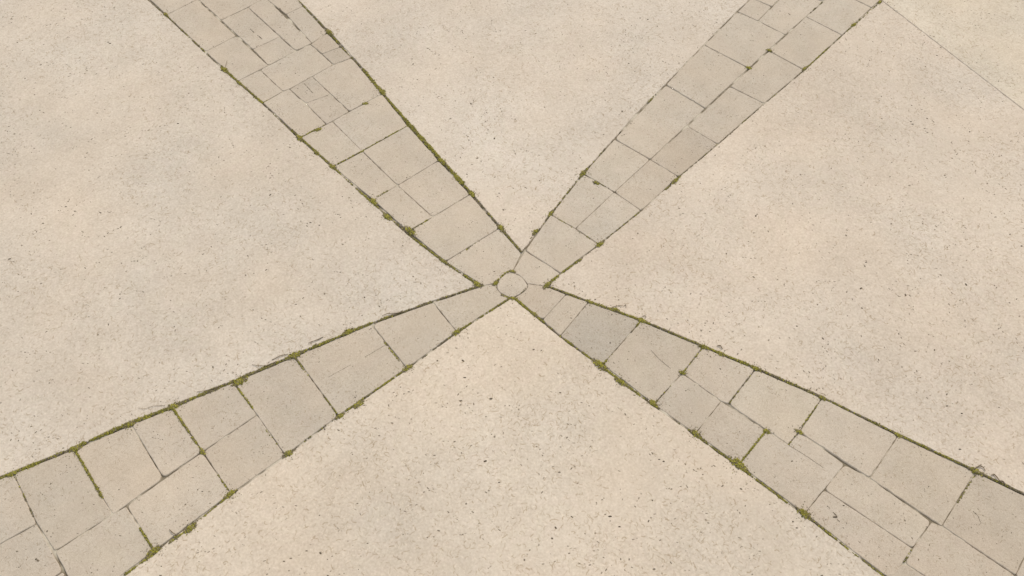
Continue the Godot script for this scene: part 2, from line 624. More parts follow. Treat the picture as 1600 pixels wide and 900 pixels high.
	# the four paths
	var names := {"A": "path of grey paving stones running to the far left corner, two and three stones wide", "B": "path of grey paving stones running to the far right, two even columns of stones",
		"C": "path of broad grey paving stones running to the near left corner", "D": "path of grey paving stones running to the near right corner, with a notched stone"}
	for k in ["A", "B", "C", "D"]:
		var o := Node3D.new()
		o.name = "stone_path"
		add_child(o, true)
		tag(o, names[k], "", "structure")
		paths[k] = o
	pave("A", [-3.262, -3.232, -3.064, -3.435, -2.592, -2.916, -2.807, -2.715], 1.118, [])
	pave("A", [-2.807, -2.715, -2.592, -2.916, -2.193, -2.457, -2.406, -2.265], 1.139, [])
	pave("A", [-2.406, -2.265, -2.193, -2.457, -1.886, -2.109, -1.942, -2.057, -2.093, -1.927], 1.15, [3])
	pave("A", [-2.093, -1.927, -1.942, -2.057, -1.731, -1.814, -1.866, -1.688], 1.139, [0])
	pave("A", [-2.822, -3.188, -2.525, -3.481, -2.045, -2.924, -2.159, -2.817, -2.35, -2.654], 1.085, [])
	pave("A", [-2.35, -2.654, -2.159, -2.817, -1.845, -2.449, -2.035, -2.296], 1.052, [2], "greyer paving stone with a short dashed groove across its face")
	scratch("scratch", [-2.094, -2.543, -2.056, -2.496], 0.0022)
	scratch("scratch", [-2.026, -2.469, -1.977, -2.414], 0.0028)
	pave("A", [-2.035, -2.296, -1.845, -2.449, -1.695, -2.277, -1.886, -2.109], 1.074, [0])
	pave("A", [-2.159, -2.817, -2.03, -2.933, -1.581, -2.372, -1.695, -2.277], 1.118, [1])
	scratch("scratch", [-1.902, -2.808, -1.829, -2.703], 0.0022)
	pave("A", [-2.03, -2.933, -1.856, -3.085, -1.706, -2.833, -1.833, -2.727], 1.074, [2, 3])
	pave("A", [-1.833, -2.727, -1.706, -2.833, -1.47, -2.504, -1.581, -2.372], 1.107, [0, 3])
	pave("A", [-1.59, -2.357, -1.469, -2.496, -1.344, -2.326, -1.485, -2.243], 0.944, [2], "small grey paving stone at the mossy edge")
	pave("A", [-1.485, -2.243, -1.344, -2.326, -1.246, -2.198, -1.381, -2.116], 0.911, [0], "small darker grey paving stone beside a large pale stone")
	pave("A", [-1.942, -2.057, -1.886, -2.109, -1.695, -2.277, -1.59, -2.357, -1.381, -2.116, -1.533, -1.981, -1.686, -1.842, -1.731, -1.814], 1.172, [4], "large pale cream paving stone")
	pave("A", [-1.381, -2.116, -1.246, -2.198, -0.974, -1.793, -1.206, -1.6, -1.533, -1.981], 1.118, [4])
	pave("A", [-1.866, -1.688, -1.731, -1.814, -1.686, -1.842, -1.362, -1.465, -1.537, -1.328], 1.118, [])
	pave("A", [-1.686, -1.842, -1.533, -1.981, -1.365, -1.786, -1.545, -1.688], 0.911, [2], "darker tan paving stone set against a large pale one")
	scratch("scratch", [-1.582, -1.902, -1.541, -1.849, -1.501, -1.793], 0.0028)
	pave("A", [-1.545, -1.688, -1.365, -1.786, -1.206, -1.6, -1.362, -1.465], 0.966, [0])
	pave("A", [-1.537, -1.328, -1.362, -1.465, -1.323, -1.495, -1.074, -1.193, -1.268, -1.037], 1.063, [])
	pave("A", [-1.323, -1.495, -1.206, -1.6, -0.973, -1.786, -0.759, -1.452, -1.074, -1.193], 1.085, [])
	pave("A", [-1.268, -1.037, -1.074, -1.193, -0.798, -0.863, -0.956, -0.724], 1.107, [])
	pave("A", [-1.074, -1.193, -0.759, -1.452, -0.518, -1.105, -0.798, -0.863], 1.118, [2])
	pave("A", [-0.956, -0.724, -0.798, -0.863, -0.538, -0.574, -0.7, -0.448], 1.074, [0])
	pave("A", [-0.798, -0.863, -0.518, -1.105, -0.286, -0.783, -0.538, -0.574], 1.096, [0])
	pave("A", [-0.7, -0.448, -0.538, -0.574, -0.286, -0.783, -0.08, -0.479, -0.439, -0.19], 1.074, [])
	pave("A", [-0.439, -0.19, -0.08, -0.479, 0.066, -0.262, 0.006, -0.111, -0.006, 0.003, -0.105, -0.018, -0.188, 0.005], 1.052, [], "wide paving stone cut to curve round the small round stone")
	pave("B", [1.976, -2.933, 2.128, -2.825, 2.339, -3.076, 2.187, -3.197], 1.05, [])
	pave("B", [1.837, -2.763, 1.986, -2.646, 2.128, -2.825, 1.976, -2.933], 0.966, [1], "small darker tan paving stone at the edge")
	pave("B", [2.339, -3.076, 1.986, -2.646, 2.179, -2.472, 2.559, -2.887], 1.05, [])
	pave("B", [1.837, -2.763, 1.986, -2.646, 2.179, -2.472, 1.831, -2.079, 1.517, -2.349], 1.04, [])
	pave("B", [1.517, -2.349, 1.831, -2.079, 1.442, -1.634, 1.171, -1.891], 1.082, [], "cream paving stone with a pale warm face")
	pave("B", [1.171, -1.891, 1.442, -1.634, 0.988, -1.111, 0.745, -1.315], 1.071, [])
	pave("B", [0.745, -1.315, 0.988, -1.111, 0.713, -0.801, 0.503, -0.975], 0.971, [])
	pave("B", [0.503, -0.975, 0.713, -0.801, 0.429, -0.473, 0.264, -0.597], 1.06, [1])
	pave("B", [0.713, -0.801, 0.886, -0.632, 0.582, -0.335, 0.429, -0.473], 1.05, [3])
	pave("B", [0.988, -1.111, 1.176, -0.945, 0.886, -0.632, 0.713, -0.801], 0.971, [3])
	pave("B", [1.289, -1.445, 1.491, -1.263, 1.176, -0.945, 0.988, -1.111], 0.924, [], "grey paving stone, the greyest of its path")
	pave("B", [1.66, -1.87, 1.889, -1.682, 1.491, -1.263, 1.289, -1.445], 1.04, [])
	pave("B", [2.021, -2.28, 2.258, -2.057, 1.889, -1.682, 1.66, -1.87], 1.029, [])
	pave("B", [2.382, -2.694, 2.631, -2.465, 2.258, -2.057, 2.021, -2.28], 1.018, [])
	pave("B", [2.382, -2.694, 2.704, -3.034, 2.941, -2.808, 2.631, -2.465], 1.018, [])
	pave("B", [2.704, -3.034, 2.941, -2.808, 3.203, -3.076, 2.978, -3.32], 1.018, [])
	pave("B", [2.339, -3.076, 2.559, -2.887, 2.978, -3.32, 2.765, -3.563], 1.05, [])
	pave("B", [0.264, -0.597, 0.429, -0.473, 0.582, -0.335, 0.319, -0.095, 0.087, -0.286], 1.029, [])
	pave("B", [0.087, -0.286, 0.319, -0.095, 0.217, 0.01, 0.114, -0.01, -0.006, 0.003, 0.006, -0.116], 1.05, [], "paving stone with a hollow corner beside the small round stone")
	pave("C", [-0.014, 0.104, -0.006, 0.003, -0.105, -0.018, -0.196, 0.008, -0.504, 0.131, -0.341, 0.363], 1.01, [], "tapering paving stone touching the small round stone")
	pave("C", [-0.504, 0.131, -0.341, 0.363, -0.635, 0.628, -0.884, 0.301], 0.99, [])
	pave("C", [-0.884, 0.301, -0.635, 0.628, -1.016, 0.952, -1.33, 0.536], 0.99, [], "grey paving stone with a fine hairline scratch along it")
	scratch("scratch", [-1.109, 0.691, -0.979, 0.601], 0.0014)
	scratch("scratch", [-0.898, 0.546, -0.784, 0.462], 0.0016)
	pave("C", [-1.33, 0.536, -1.016, 0.952, -1.292, 1.207, -1.676, 0.717], 0.99, [], "large square grey paving stone spanning the whole path")
	pave("C", [-1.676, 0.717, -1.494, 0.943, -1.772, 1.183, -2.005, 0.892], 0.98, [])
	pave("C", [-1.494, 0.943, -1.292, 1.207, -1.563, 1.442, -1.772, 1.183], 0.98, [])
	pave("C", [-2.005, 0.892, -1.772, 1.183, -1.961, 1.345, -2.224, 1.006], 0.97, [])
	pave("C", [-2.224, 1.006, -1.961, 1.345, -2.193, 1.562, -2.514, 1.163], 0.959, [], "paving stone with a warm ochre tinge beside a mossy joint")
	pave("C", [-1.772, 1.183, -1.563, 1.442, -1.919, 1.769, -2.131, 1.51], 0.97, [])
	pave("C", [-2.131, 1.51, -1.919, 1.769, -2.225, 2.056, -2.454, 1.772], 0.959, [])
	pave("C", [-2.514, 1.163, -2.193, 1.562, -2.454, 1.772, -2.596, 1.614, -2.817, 1.314], 0.949, [])
	pave("C", [-2.817, 1.314, -2.596, 1.614, -2.872, 1.807, -3.138, 1.483], 0.97, [])
	pave("C", [-2.596, 1.614, -2.379, 1.881, -2.646, 2.089, -2.872, 1.807], 0.939, [], "pitted brownish paving stone with dark blotches")
	scratch("dark_blotch", [-2.539, 1.811, -2.521, 1.825], 0.006)
	scratch("dark_blotch", [-2.622, 1.863, -2.609, 1.849], 0.004)
	scratch("dark_blotch", [-2.656, 1.772, -2.647, 1.769], 0.0035)
	scratch("dark_blotch", [-2.617, 1.765, -2.606, 1.758], 0.0035)
	scratch("dark_blotch", [-2.47, 1.894, -2.465, 1.891], 0.003)
	pave("C", [-2.379, 1.881, -2.225, 2.056, -2.494, 2.266, -2.646, 2.089], 0.959, [])
	pave("D", [0.018, 0.104, -0.006, 0.003, 0.114, -0.01, 0.229, 0.008, 0.351, 0.069, 0.191, 0.276], 0.98, [4], "tapering paving stone below the round stone")
	pave("D", [0.351, 0.069, 0.492, 0.129, 0.3, 0.392, 0.191, 0.276], 0.99, [3])
	pave("D", [0.492, 0.129, 0.814, 0.276, 0.551, 0.601, 0.532, 0.598, 0.3, 0.392], 0.909, [], "dark grey paving stone, the darkest near the round stone")
	pave("D", [0.814, 0.276, 1.182, 0.467, 1.032, 0.659, 0.839, 0.875, 0.551, 0.601], 0.98, [], "large paving stone with a fine scratch across the middle")
	scratch("scratch", [0.856, 0.495, 0.901, 0.559, 0.965, 0.628], 0.0011)
	pave("D", [1.182, 0.467, 1.482, 0.628, 1.282, 0.87, 1.243, 0.853, 1.032, 0.659], 0.99, [])
	pave("D", [1.032, 0.659, 1.243, 0.853, 1.063, 1.069, 0.839, 0.875], 0.959, [])
	pave("D", [1.243, 0.853, 1.478, 1.048, 1.288, 1.267, 1.063, 1.069], 0.949, [0])
	pave("D", [1.482, 0.628, 1.848, 0.827, 1.67, 1.056, 1.593, 1.138, 1.282, 0.87], 1.02, [])
	pave("D", [1.478, 1.048, 1.593, 1.138, 1.67, 1.056, 1.893, 1.259, 1.61, 1.558, 1.288, 1.267], 0.949, [0], "paving stone with a notched corner and a fine crack")
	scratch("scratch", [1.596, 1.142, 1.69, 1.215, 1.768, 1.283], 0.0012)
	pave("D", [1.848, 0.827, 2.241, 1.077, 2.016, 1.345, 1.67, 1.056], 0.97, [])
	pave("D", [2.241, 1.077, 2.625, 1.306, 2.348, 1.628, 2.016, 1.345], 0.949, [])
	pave("D", [2.625, 1.306, 2.971, 1.517, 2.665, 1.901, 2.348, 1.628], 0.929, [])
	scratch("scratch", [2.54, 1.543, 2.56, 1.569, 2.565, 1.614], 0.002)
	pave("D", [1.893, 1.259, 2.016, 1.345, 2.299, 1.603, 2.157, 1.754, 1.747, 1.413], 0.949, [])
	pave("D", [1.747, 1.413, 2.157, 1.754, 2.029, 1.901, 1.971, 1.905, 1.61, 1.558], 0.929, [], "long pitted paving stone with dark scratches")
	scratch("scratch", [1.77, 1.551, 1.789, 1.577], 0.003)
	scratch("scratch", [1.786, 1.592, 1.795, 1.603], 0.0028)
	scratch("scratch", [1.829, 1.606, 1.834, 1.617], 0.0025)
	scratch("scratch", [1.745, 1.513, 1.757, 1.528], 0.002)
	pave("D", [2.299, 1.603, 2.348, 1.628, 2.665, 1.901, 2.475, 2.122, 2.092, 1.835, 2.157, 1.754], 0.939, [])
	pave("D", [2.092, 1.835, 2.475, 2.122, 2.377, 2.235, 1.971, 1.905], 0.899, [0])
	pave("D", [2.971, 1.517, 3.318, 1.722, 2.964, 2.138, 2.665, 1.901], 0.939, [])
	var rs := Shape.new()
	var ringp := PackedVector2Array()
	for q in 56:
		ringp.append(round_point(q / 56.0 * TAU))
	cut(rs, tidy(worn(inward(ringp), 0.01, 0.004)), 0.001, Vector2(0.002, -0.003), 0.004, 0.04, Color(1.02, 1.01, 1.0), 0.3, 2.6, Vector2(0.4, 0.2))
	var rstone := Node3D.new()
	rstone.name = "round_stone"
	add_child(rstone)
	put_mesh("stone_top", rs, stone_mat, rstone)
	var plug := Shape.new()
	tuft(plug, Vector3(0, -0.001, 0.003), 0.0045, Color(0.06, 0.05, 0.035), 0)
	put_mesh("centre_mark", plug, bed_mat, rstone)
	tag(rstone, "small round paving stone with a dark centre dot where the four paths meet", "stone")
	for k in ["A", "B", "C", "D"]:
		far_stones(k, ext)

	# moss in the joints, moss clumps, dry scraps, grit
	moss_run("A", [-2.996, -2.908, -2.807, -2.715, -2.406, -2.265], 0.0096, 0.45, 0.5)
	moss_run("A", [-2.406, -2.265, -2.249, -2.087], 0.008, 0.3, 0.3)
	moss_run("A", [-2.251, -2.101, -2.099, -1.934, -1.866, -1.688], 0.0144, 0.95, 0.85)
	moss_run("A", [-1.866, -1.688, -1.611, -1.393], 0.0064, 0.35, 0.4)
	moss_run("A", [-1.613, -1.406, -1.398, -1.18, -1.268, -1.037], 0.0144, 0.9, 0.8)
	moss_run("A", [-1.268, -1.037, -1.065, -0.813], 0.0096, 0.7, 0.7)
	moss_run("A", [-1.065, -0.813, -0.824, -0.557], 0.0128, 0.8, 0.75)
	moss_run("A", [-0.824, -0.557, -0.685, -0.429], 0.008, 0.5, 0.6)
	moss_run("A", [-0.707, -0.434, -0.444, -0.19, -0.204, 0.008], 0.0144, 1, 0.85)
	moss_run("A", [-1.763, -2.908, -1.483, -2.535], 0.0096, 0.6, 0.25)
	moss_run("A", [-1.483, -2.535, -1.363, -2.364], 0.0128, 0.8, 0.6)
	moss_run("A", [-1.361, -2.349, -1.132, -2.043], 0.0096, 0.7, 0.3)
	moss_run("A", [-1.154, -2.072, -0.974, -1.793], 0.0208, 1, 0.9)
	moss_run("A", [-0.974, -1.793, -0.75, -1.459], 0.016, 0.9, 0.75)
	moss_run("A", [-0.771, -1.485, -0.514, -1.124, -0.273, -0.783], 0.024, 1, 1)
	moss_run("A", [-0.273, -0.783, -0.076, -0.479], 0.0088, 0.7, 0.3)
	moss_run("A", [-0.093, -0.501, 0.066, -0.27], 0.0128, 0.85, 0.7)
	moss_run("A", [-1.269, -1.043, -1.074, -1.193, -0.764, -1.452], 0.0088, 0.8, 0.75)
	moss_run("A", [-1.537, -1.328, -1.371, -1.459], 0.0088, 0.7, 0.8)
	moss_run("A", [-0.953, -0.742, -0.861, -0.813], 0.008, 0.7, 0.7)
	moss_run("A", [-0.687, -0.451, -0.571, -0.546], 0.0112, 0.6, 0.5)
	moss_run("A", [-0.345, -0.254, -0.212, -0.368], 0.0064, 0.5, 0.6)
	moss_run("A", [-1.866, -1.688, -1.803, -1.744], 0.008, 0.6, 0.7)
	moss_run("B", [0.066, -0.27, 0.264, -0.597], 0.0072, 0.6, 0.45)
	moss_run("B", [0.126, -0.384, 0.175, -0.467], 0.0104, 0.9, 0.8)
	moss_run("B", [0.264, -0.597, 0.474, -0.933], 0.0072, 0.5, 0.35)
	moss_run("B", [0.474, -0.927, 0.537, -1.024], 0.0144, 0.9, 0.6)
	moss_run("B", [0.537, -1.024, 0.822, -1.426], 0.0056, 0.35, 0.2)
	moss_run("B", [1.023, -1.695, 1.089, -1.786], 0.0096, 0.7, 0.5)
	moss_run("B", [0.217, 0.008, 0.336, -0.106, 0.457, -0.211], 0.016, 1, 0.9)
	moss_run("B", [0.457, -0.211, 0.582, -0.335, 0.877, -0.62], 0.0072, 0.5, 0.3)
	moss_run("B", [1.07, -0.819, 1.186, -0.951], 0.0128, 0.9, 0.9)
	moss_run("B", [1.186, -0.951, 2.258, -2.057], 0.0048, 0.35, 0.25)
	moss_run("B", [2.258, -2.057, 2.496, -2.318], 0.0088, 0.85, 0.9)
	moss_run("B", [2.496, -2.318, 3.06, -2.916], 0.008, 0.6, 0.7)
	moss_run("B", [0.503, -0.975, 0.713, -0.801], 0.0048, 0.4, 0.6)
	moss_run("B", [0.264, -0.597, 0.582, -0.335], 0.0056, 0.5, 0.7)
	moss_run("B", [2.559, -2.891, 2.382, -2.694], 0.0056, 0.4, 0.4)
	moss_run("C", [-0.184, -0.003, -0.504, 0.129], 0.012, 0.9, 0.25)
	moss_run("C", [-0.504, 0.129, -0.885, 0.296], 0.0136, 0.9, 0.2)
	moss_run("C", [-0.885, 0.296, -1.183, 0.453], 0.016, 0.95, 0.75)
	moss_run("C", [-1.183, 0.453, -1.331, 0.532], 0.0176, 1, 0.6)
	moss_run("C", [-1.331, 0.532, -1.676, 0.717], 0.0192, 1, 0.7)
	moss_run("C", [-1.676, 0.717, -2.005, 0.892], 0.0192, 1, 0.45)
	moss_run("C", [-2.005, 0.892, -2.24, 1.002, -2.532, 1.167], 0.0192, 1, 0.9)
	moss_run("C", [-2.532, 1.167, -2.813, 1.314, -3.003, 1.407], 0.0176, 1, 0.55)
	moss_run("C", [-0.01, 0.104, -0.341, 0.363], 0.0112, 0.9, 0.75)
	moss_run("C", [-0.341, 0.363, -0.546, 0.555], 0.0048, 0.4, 0.3)
	moss_run("C", [-0.62, 0.614, -1.013, 0.947], 0.0096, 0.7, 0.85)
	moss_run("C", [-1.013, 0.947, -1.312, 1.223], 0.0056, 0.4, 0.4)
	moss_run("C", [-1.563, 1.442, -1.744, 1.628], 0.0096, 0.7, 0.8)
	moss_run("C", [-1.731, 1.621, -2.046, 1.898], 0.0136, 0.95, 0.9)
	moss_run("C", [-2.004, 0.896, -1.849, 1.089, -1.772, 1.183], 0.0144, 1, 1)
	moss_run("C", [-2.515, 1.159, -2.273, 1.464], 0.0128, 1, 1)
	moss_run("C", [-2.027, 1.639, -1.919, 1.769], 0.0104, 0.8, 0.9)
	moss_run("C", [-1.666, 0.731, -1.527, 0.901], 0.0096, 0.75, 0.8)
	moss_run("C", [-1.33, 0.541, -1.226, 0.682], 0.0088, 0.8, 0.7)
	moss_run("C", [-1.122, 0.81, -1.021, 0.943], 0.0072, 0.6, 0.8)
	moss_run("C", [-0.79, 0.434, -0.651, 0.623], 0.008, 0.7, 0.7)
	moss_run("C", [-1.658, 1.326, -1.563, 1.442], 0.0072, 0.7, 0.8)
	moss_run("C", [-1.43, 1.044, -1.319, 1.171], 0.0064, 0.5, 0.7)
	moss_run("C", [-2.813, 1.314, -2.596, 1.614], 0.0056, 0.4, 0.6)
	moss_run("D", [0.229, 0.008, 0.492, 0.129], 0.012, 0.95, 0.45)
	moss_run("D", [0.492, 0.129, 0.815, 0.272], 0.0144, 1, 0.55)
	moss_run("D", [0.815, 0.272, 1.182, 0.467], 0.0144, 1, 0.3)
	moss_run("D", [1.182, 0.467, 1.486, 0.623], 0.0144, 1, 0.7)
	moss_run("D", [1.486, 0.623, 1.848, 0.827], 0.0128, 1, 0.3)
	moss_run("D", [1.848, 0.827, 2.229, 1.065], 0.0112, 0.9, 0.35)
	moss_run("D", [2.229, 1.065, 2.626, 1.302], 0.0136, 0.95, 0.7)
	moss_run("D", [2.626, 1.302, 2.972, 1.513], 0.0112, 0.9, 0.15)
	moss_run("D", [0.022, 0.109, 0.203, 0.291], 0.0144, 1, 0.9)
	moss_run("D", [0.203, 0.291, 0.3, 0.392], 0.0048, 0.3, 0.5)
	moss_run("D", [0.3, 0.392, 0.532, 0.601], 0.012, 0.9, 0.8)
	moss_run("D", [0.532, 0.601, 0.764, 0.814], 0.0136, 0.9, 0.85)
	moss_run("D", [0.764, 0.814, 1.026, 1.04], 0.0064, 0.5, 0.6)
	moss_run("D", [1.026, 1.04, 1.281, 1.267], 0.0104, 0.8, 0.85)
	moss_run("D", [1.275, 1.259, 1.526, 1.495], 0.0128, 0.95, 1)
	moss_run("D", [1.61, 1.558, 1.823, 1.772], 0.0096, 0.7, 0.85)
	moss_run("D", [1.823, 1.772, 1.992, 1.929], 0.008, 0.7, 0.6)
	moss_run("D", [0.81, 0.281, 0.739, 0.368], 0.0088, 0.8, 0.7)
	moss_run("D", [0.622, 0.523, 0.555, 0.596], 0.0104, 0.8, 0.9)
	moss_run("D", [1.181, 0.472, 1.031, 0.664], 0.0064, 0.5, 0.7)
	moss_run("D", [0.962, 0.735, 0.839, 0.875], 0.0072, 0.5, 0.7)
	moss_run("D", [1.474, 1.052, 1.293, 1.259], 0.0104, 0.9, 0.95)
	moss_run("D", [1.847, 0.832, 1.593, 1.138], 0.0064, 0.5, 0.7)
	moss_run("D", [1.482, 0.628, 1.286, 0.87], 0.0048, 0.35, 0.5)
	moss_run("D", [2.62, 1.322, 2.438, 1.528], 0.0064, 0.45, 0.5)
	moss_run("D", [2.157, 1.754, 2.057, 1.87], 0.0056, 0.5, 0.6)
	moss_run("A", [-0.114, -0.013, -0.04, -0.101, 0.01, -0.116], 0.0088, 1, 0.7)
	moss_run("C", [-0.068, 0.079, 0.002, 0.109, 0.051, 0.104], 0.0088, 1, 0.85)
	moss_run("D", [0.101, 0.003, 0.043, 0.089], 0.0056, 0.6, 0.3)
	var tuft_shape := Shape.new()
	tuft(tuft_shape, Vector3.ZERO, 1.0, Color.WHITE, 7)
	var tuft_mesh := tuft_shape.mesh(moss_mat)
	for k in ["A", "B", "C", "D"]:
		scatter("joint_moss", tuft_mesh, moss[k], paths[k], "low olive and brown moss along the joints")
	clump(-0.225, -0.008, 0.03, -140, "thick moss clump, first outward along the left edge of the upper left path")
	clump(-0.444, -0.19, 0.023, -137, "thick moss clump, second outward along the left edge of the upper left path")
	clump(-0.683, -0.451, 0.043, -133, "large thick moss clump, third outward along the left edge of the upper left path")
	clump(-0.847, -0.574, 0.03, -133, "thick moss clump, fourth outward along the left edge of the upper left path")
	clump(-0.955, -0.719, 0.03, -133, "thick moss clump, fifth outward along the left edge of the upper left path")
	clump(-1.268, -1.037, 0.028, -134, "thick moss clump, sixth outward along the left edge of the upper left path")
	clump(-1.402, -1.174, 0.019, -134, "small moss clump, seventh outward along the left edge of the upper left path")
	clump(-1.541, -1.321, 0.032, -131, "thick moss clump, eighth outward along the left edge of the upper left path")
	clump(-2.075, -1.906, 0.021, -132, "small moss clump, ninth outward along the left edge of the upper left path")
	clump(-2.214, -2.057, 0.034, -132, "thick moss clump, tenth outward along the left edge of the upper left path")
	clump(-2.808, -2.719, 0.023, -133, "small moss clump, eleventh outward along the left edge of the upper left path")
	clump(-0.071, -0.473, 0.032, -124, "thick moss clump, first outward along the right edge of the upper left path")
	clump(-0.277, -0.783, 0.026, -125, "thick moss clump, second outward along the right edge of the upper left path")
	clump(-0.509, -1.105, 0.021, -125, "small moss clump, third outward along the right edge of the upper left path")
	clump(-0.98, -1.807, 0.036, -122, "thick moss clump, fourth outward along the right edge of the upper left path")
	clump(-1.454, -2.496, 0.036, -127, "thick moss clump, fifth outward along the right edge of the upper left path")
	clump(0.157, -0.44, 0.021, -60, "small moss clump, first outward along the left edge of the upper right path")
	clump(0.268, -0.603, 0.023, -58, "small moss clump, second outward along the left edge of the upper right path")
	clump(0.503, -0.975, 0.028, -54, "thick moss clump, third outward along the left edge of the upper right path")
	clump(0.229, 0.003, 0.03, -45, "thick moss clump, first outward along the right edge of the upper right path")
	clump(0.586, -0.335, 0.028, -44, "thick moss clump, second outward along the right edge of the upper right path")
	clump(1.141, -0.902, 0.026, -45, "thick moss clump, third outward along the right edge of the upper right path")
	clump(2.259, -2.065, 0.021, -47, "small moss clump, fourth outward along the right edge of the upper right path")
	clump(2.749, -2.59, 0.023, -48, "small moss clump, fifth outward along the right edge of the upper right path")
	clump(3.019, -2.874, 0.021, -48, "small moss clump, sixth outward along the right edge of the upper right path")
	clump(-1.015, 0.358, 0.03, 153, "thick moss clump, first outward along the far edge of the lower left path")
	clump(-1.33, 0.536, 0.036, 151, "large thick moss clump, second outward along the far edge of the lower left path")
	clump(-1.636, 0.722, 0.036, 153, "large thick moss clump, third outward along the far edge of the lower left path")
	clump(-2.005, 0.892, 0.034, 152, "large thick moss clump, fourth outward along the far edge of the lower left path")
	clump(-2.23, 1.01, 0.025, 152, "thick moss clump, fifth outward along the far edge of the lower left path")
	clump(-2.507, 1.163, 0.03, 153, "thick moss clump, sixth outward along the far edge of the lower left path")
	clump(-2.816, 1.318, 0.025, 155, "thick moss clump, seventh outward along the far edge of the lower left path")
	clump(-0.341, 0.363, 0.029, 138, "thick moss clump, first outward along the near edge of the lower left path")
	clump(-0.631, 0.623, 0.029, 140, "thick moss clump, second outward along the near edge of the lower left path")
	clump(-0.907, 0.875, 0.03, 137, "thick moss clump, third outward along the near edge of the lower left path")
	clump(-1.008, 0.952, 0.021, 137, "small moss clump, fourth outward along the near edge of the lower left path")
	clump(-1.276, 1.195, 0.027, 139, "thick moss clump, fifth outward along the near edge of the lower left path")
	clump(-1.566, 1.442, 0.029, 137, "thick moss clump, sixth outward along the near edge of the lower left path")
	clump(-1.751, 1.643, 0.03, 136, "thick moss clump, seventh outward along the near edge of the lower left path")
	clump(-1.919, 1.769, 0.032, 136, "thick moss clump, eighth outward along the near edge of the lower left path")
	clump(0.492, 0.129, 0.019, 25, "small moss clump, first outward along the far edge of the lower right path")
	clump(0.659, 0.193, 0.021, 27, "small moss clump, second outward along the far edge of the lower right path")
	clump(0.815, 0.272, 0.025, 27, "thick moss clump, third outward along the far edge of the lower right path")
	clump(1.181, 0.472, 0.023, 28, "thick moss clump, fourth outward along the far edge of the lower right path")
	clump(1.285, 0.523, 0.021, 28, "small moss clump, fifth outward along the far edge of the lower right path")
	clump(1.482, 0.628, 0.025, 29, "thick moss clump, sixth outward along the far edge of the lower right path")
	clump(1.847, 0.832, 0.025, 32, "thick moss clump, seventh outward along the far edge of the lower right path")
	clump(2.241, 1.077, 0.021, 31, "small moss clump, eighth outward along the far edge of the lower right path")
	clump(2.625, 1.306, 0.03, 31, "thick moss clump, ninth outward along the far edge of the lower right path")
	clump(0.143, 0.228, 0.019, 46, "small moss clump, first outward along the near edge of the lower right path")
	clump(0.532, 0.601, 0.042, 43, "large thick moss clump, second outward along the near edge of the lower right path")
	clump(0.656, 0.722, 0.03, 43, "thick moss clump, third outward along the near edge of the lower right path")
	clump(0.839, 0.87, 0.027, 41, "thick moss clump, fourth outward along the near edge of the lower right path")
	clump(1.067, 1.069, 0.03, 42, "thick moss clump, fifth outward along the near edge of the lower right path")
	clump(1.286, 1.259, 0.046, 42, "large thick moss clump, sixth outward along the near edge of the lower right path")
	clump(1.61, 1.558, 0.036, 43, "large thick moss clump, seventh outward along the near edge of the lower right path")
	clump(-0.105, -0.013, 0.019, -45, "dark green moss clump in the gap at the round stone's upper left")
	clump(0.006, -0.111, 0.014, 20, "small moss clump tucked in the joint just above the round stone")
	clump(0.01, 0.104, 0.019, 10, "bright moss clump below the round stone at the tip of the near slab")
	clump(-1.772, 1.183, 0.021, 45, "small moss clump where four grey stones meet inside the lower left path")
	clump(-1.094, -1.682, 0.017, 0, "tiny round moss dot alone in a thin joint of the upper left path")
	clump(-1.416, -1.406, 0.021, -25, "small moss tuft part way along a cross joint of the upper left path")
	clump(1.478, 1.052, 0.019, 35, "small moss clump at an inner stone corner above the notched stone")
	clump(1.67, 1.056, 0.019, 35, "small yellow moss tuft inside the notch of the notched stone")
	clump(1.032, 0.659, 0.017, 35, "tiny moss tuft where three stones meet in the lower right path")
	clump(1.831, -2.079, 0.019, 30, "small dull moss tuft at an inner joint corner of the upper right path")
	clump(2.021, -2.28, 0.017, 30, "tiny dull moss tuft on the middle joint of the upper right path")
	clump(0.593, -0.884, 0.017, 30, "tiny moss bump part way along a cross joint of the upper right path")
	stem([-2.048, 0.883, -2.116, 0.888, -2.164, 0.909, -2.203, 0.901], 0.0017, "thin dry stem forked out over the slab beside the lower left path")
	stem([-1.72, 0.731, -1.76, 0.762, -1.825, 0.784, -1.877, 0.792], 0.003, "dry root lying along the far mossy joint of the lower left path")
	stem([-1.434, 0.578, -1.495, 0.614, -1.546, 0.61, -1.579, 0.601], 0.003, "bent dry stem end poking from the far joint of the lower left path")
	stem([-1.371, 0.527, -1.416, 0.541, -1.463, 0.569], 0.0035, "dark dry root curled over the far joint of the lower left path")
	stem([-1.17, 0.401, -1.195, 0.42, -1.237, 0.439, -1.255, 0.448], 0.004, "dark dry scrap on the slab beside the far joint of the lower left path")
	stem([-0.678, 0.213, -0.725, 0.223, -0.782, 0.228, -0.817, 0.242], 0.0034, "dark twig along the lower left path's far joint, nearest the round stone")
	stem([2.618, 1.291, 2.652, 1.273, 2.671, 1.283, 2.675, 1.306], 0.0045, "dark curled dry stalk arching beside the outermost clump of the lower right path")
	stem([2.701, 1.33, 2.72, 1.326, 2.729, 1.345, 2.737, 1.365, 2.754, 1.38], 0.0045, "dark wavy dry root at the outer end of the lower right path")
	stem([2.734, 1.365, 2.754, 1.369, 2.764, 1.384], 0.006, "stubby dark root end at the outer end of the lower right path")
	stem([0.636, 0.174, 0.677, 0.164, 0.713, 0.169, 0.726, 0.154, 0.724, 0.183], 0.0022, "thin forked dry stem on the slab beside the lower right path")
	stem([0.821, 0.247, 0.837, 0.242, 0.848, 0.252], 0.003, "short dry scrap on the slab above a bright moss corner")
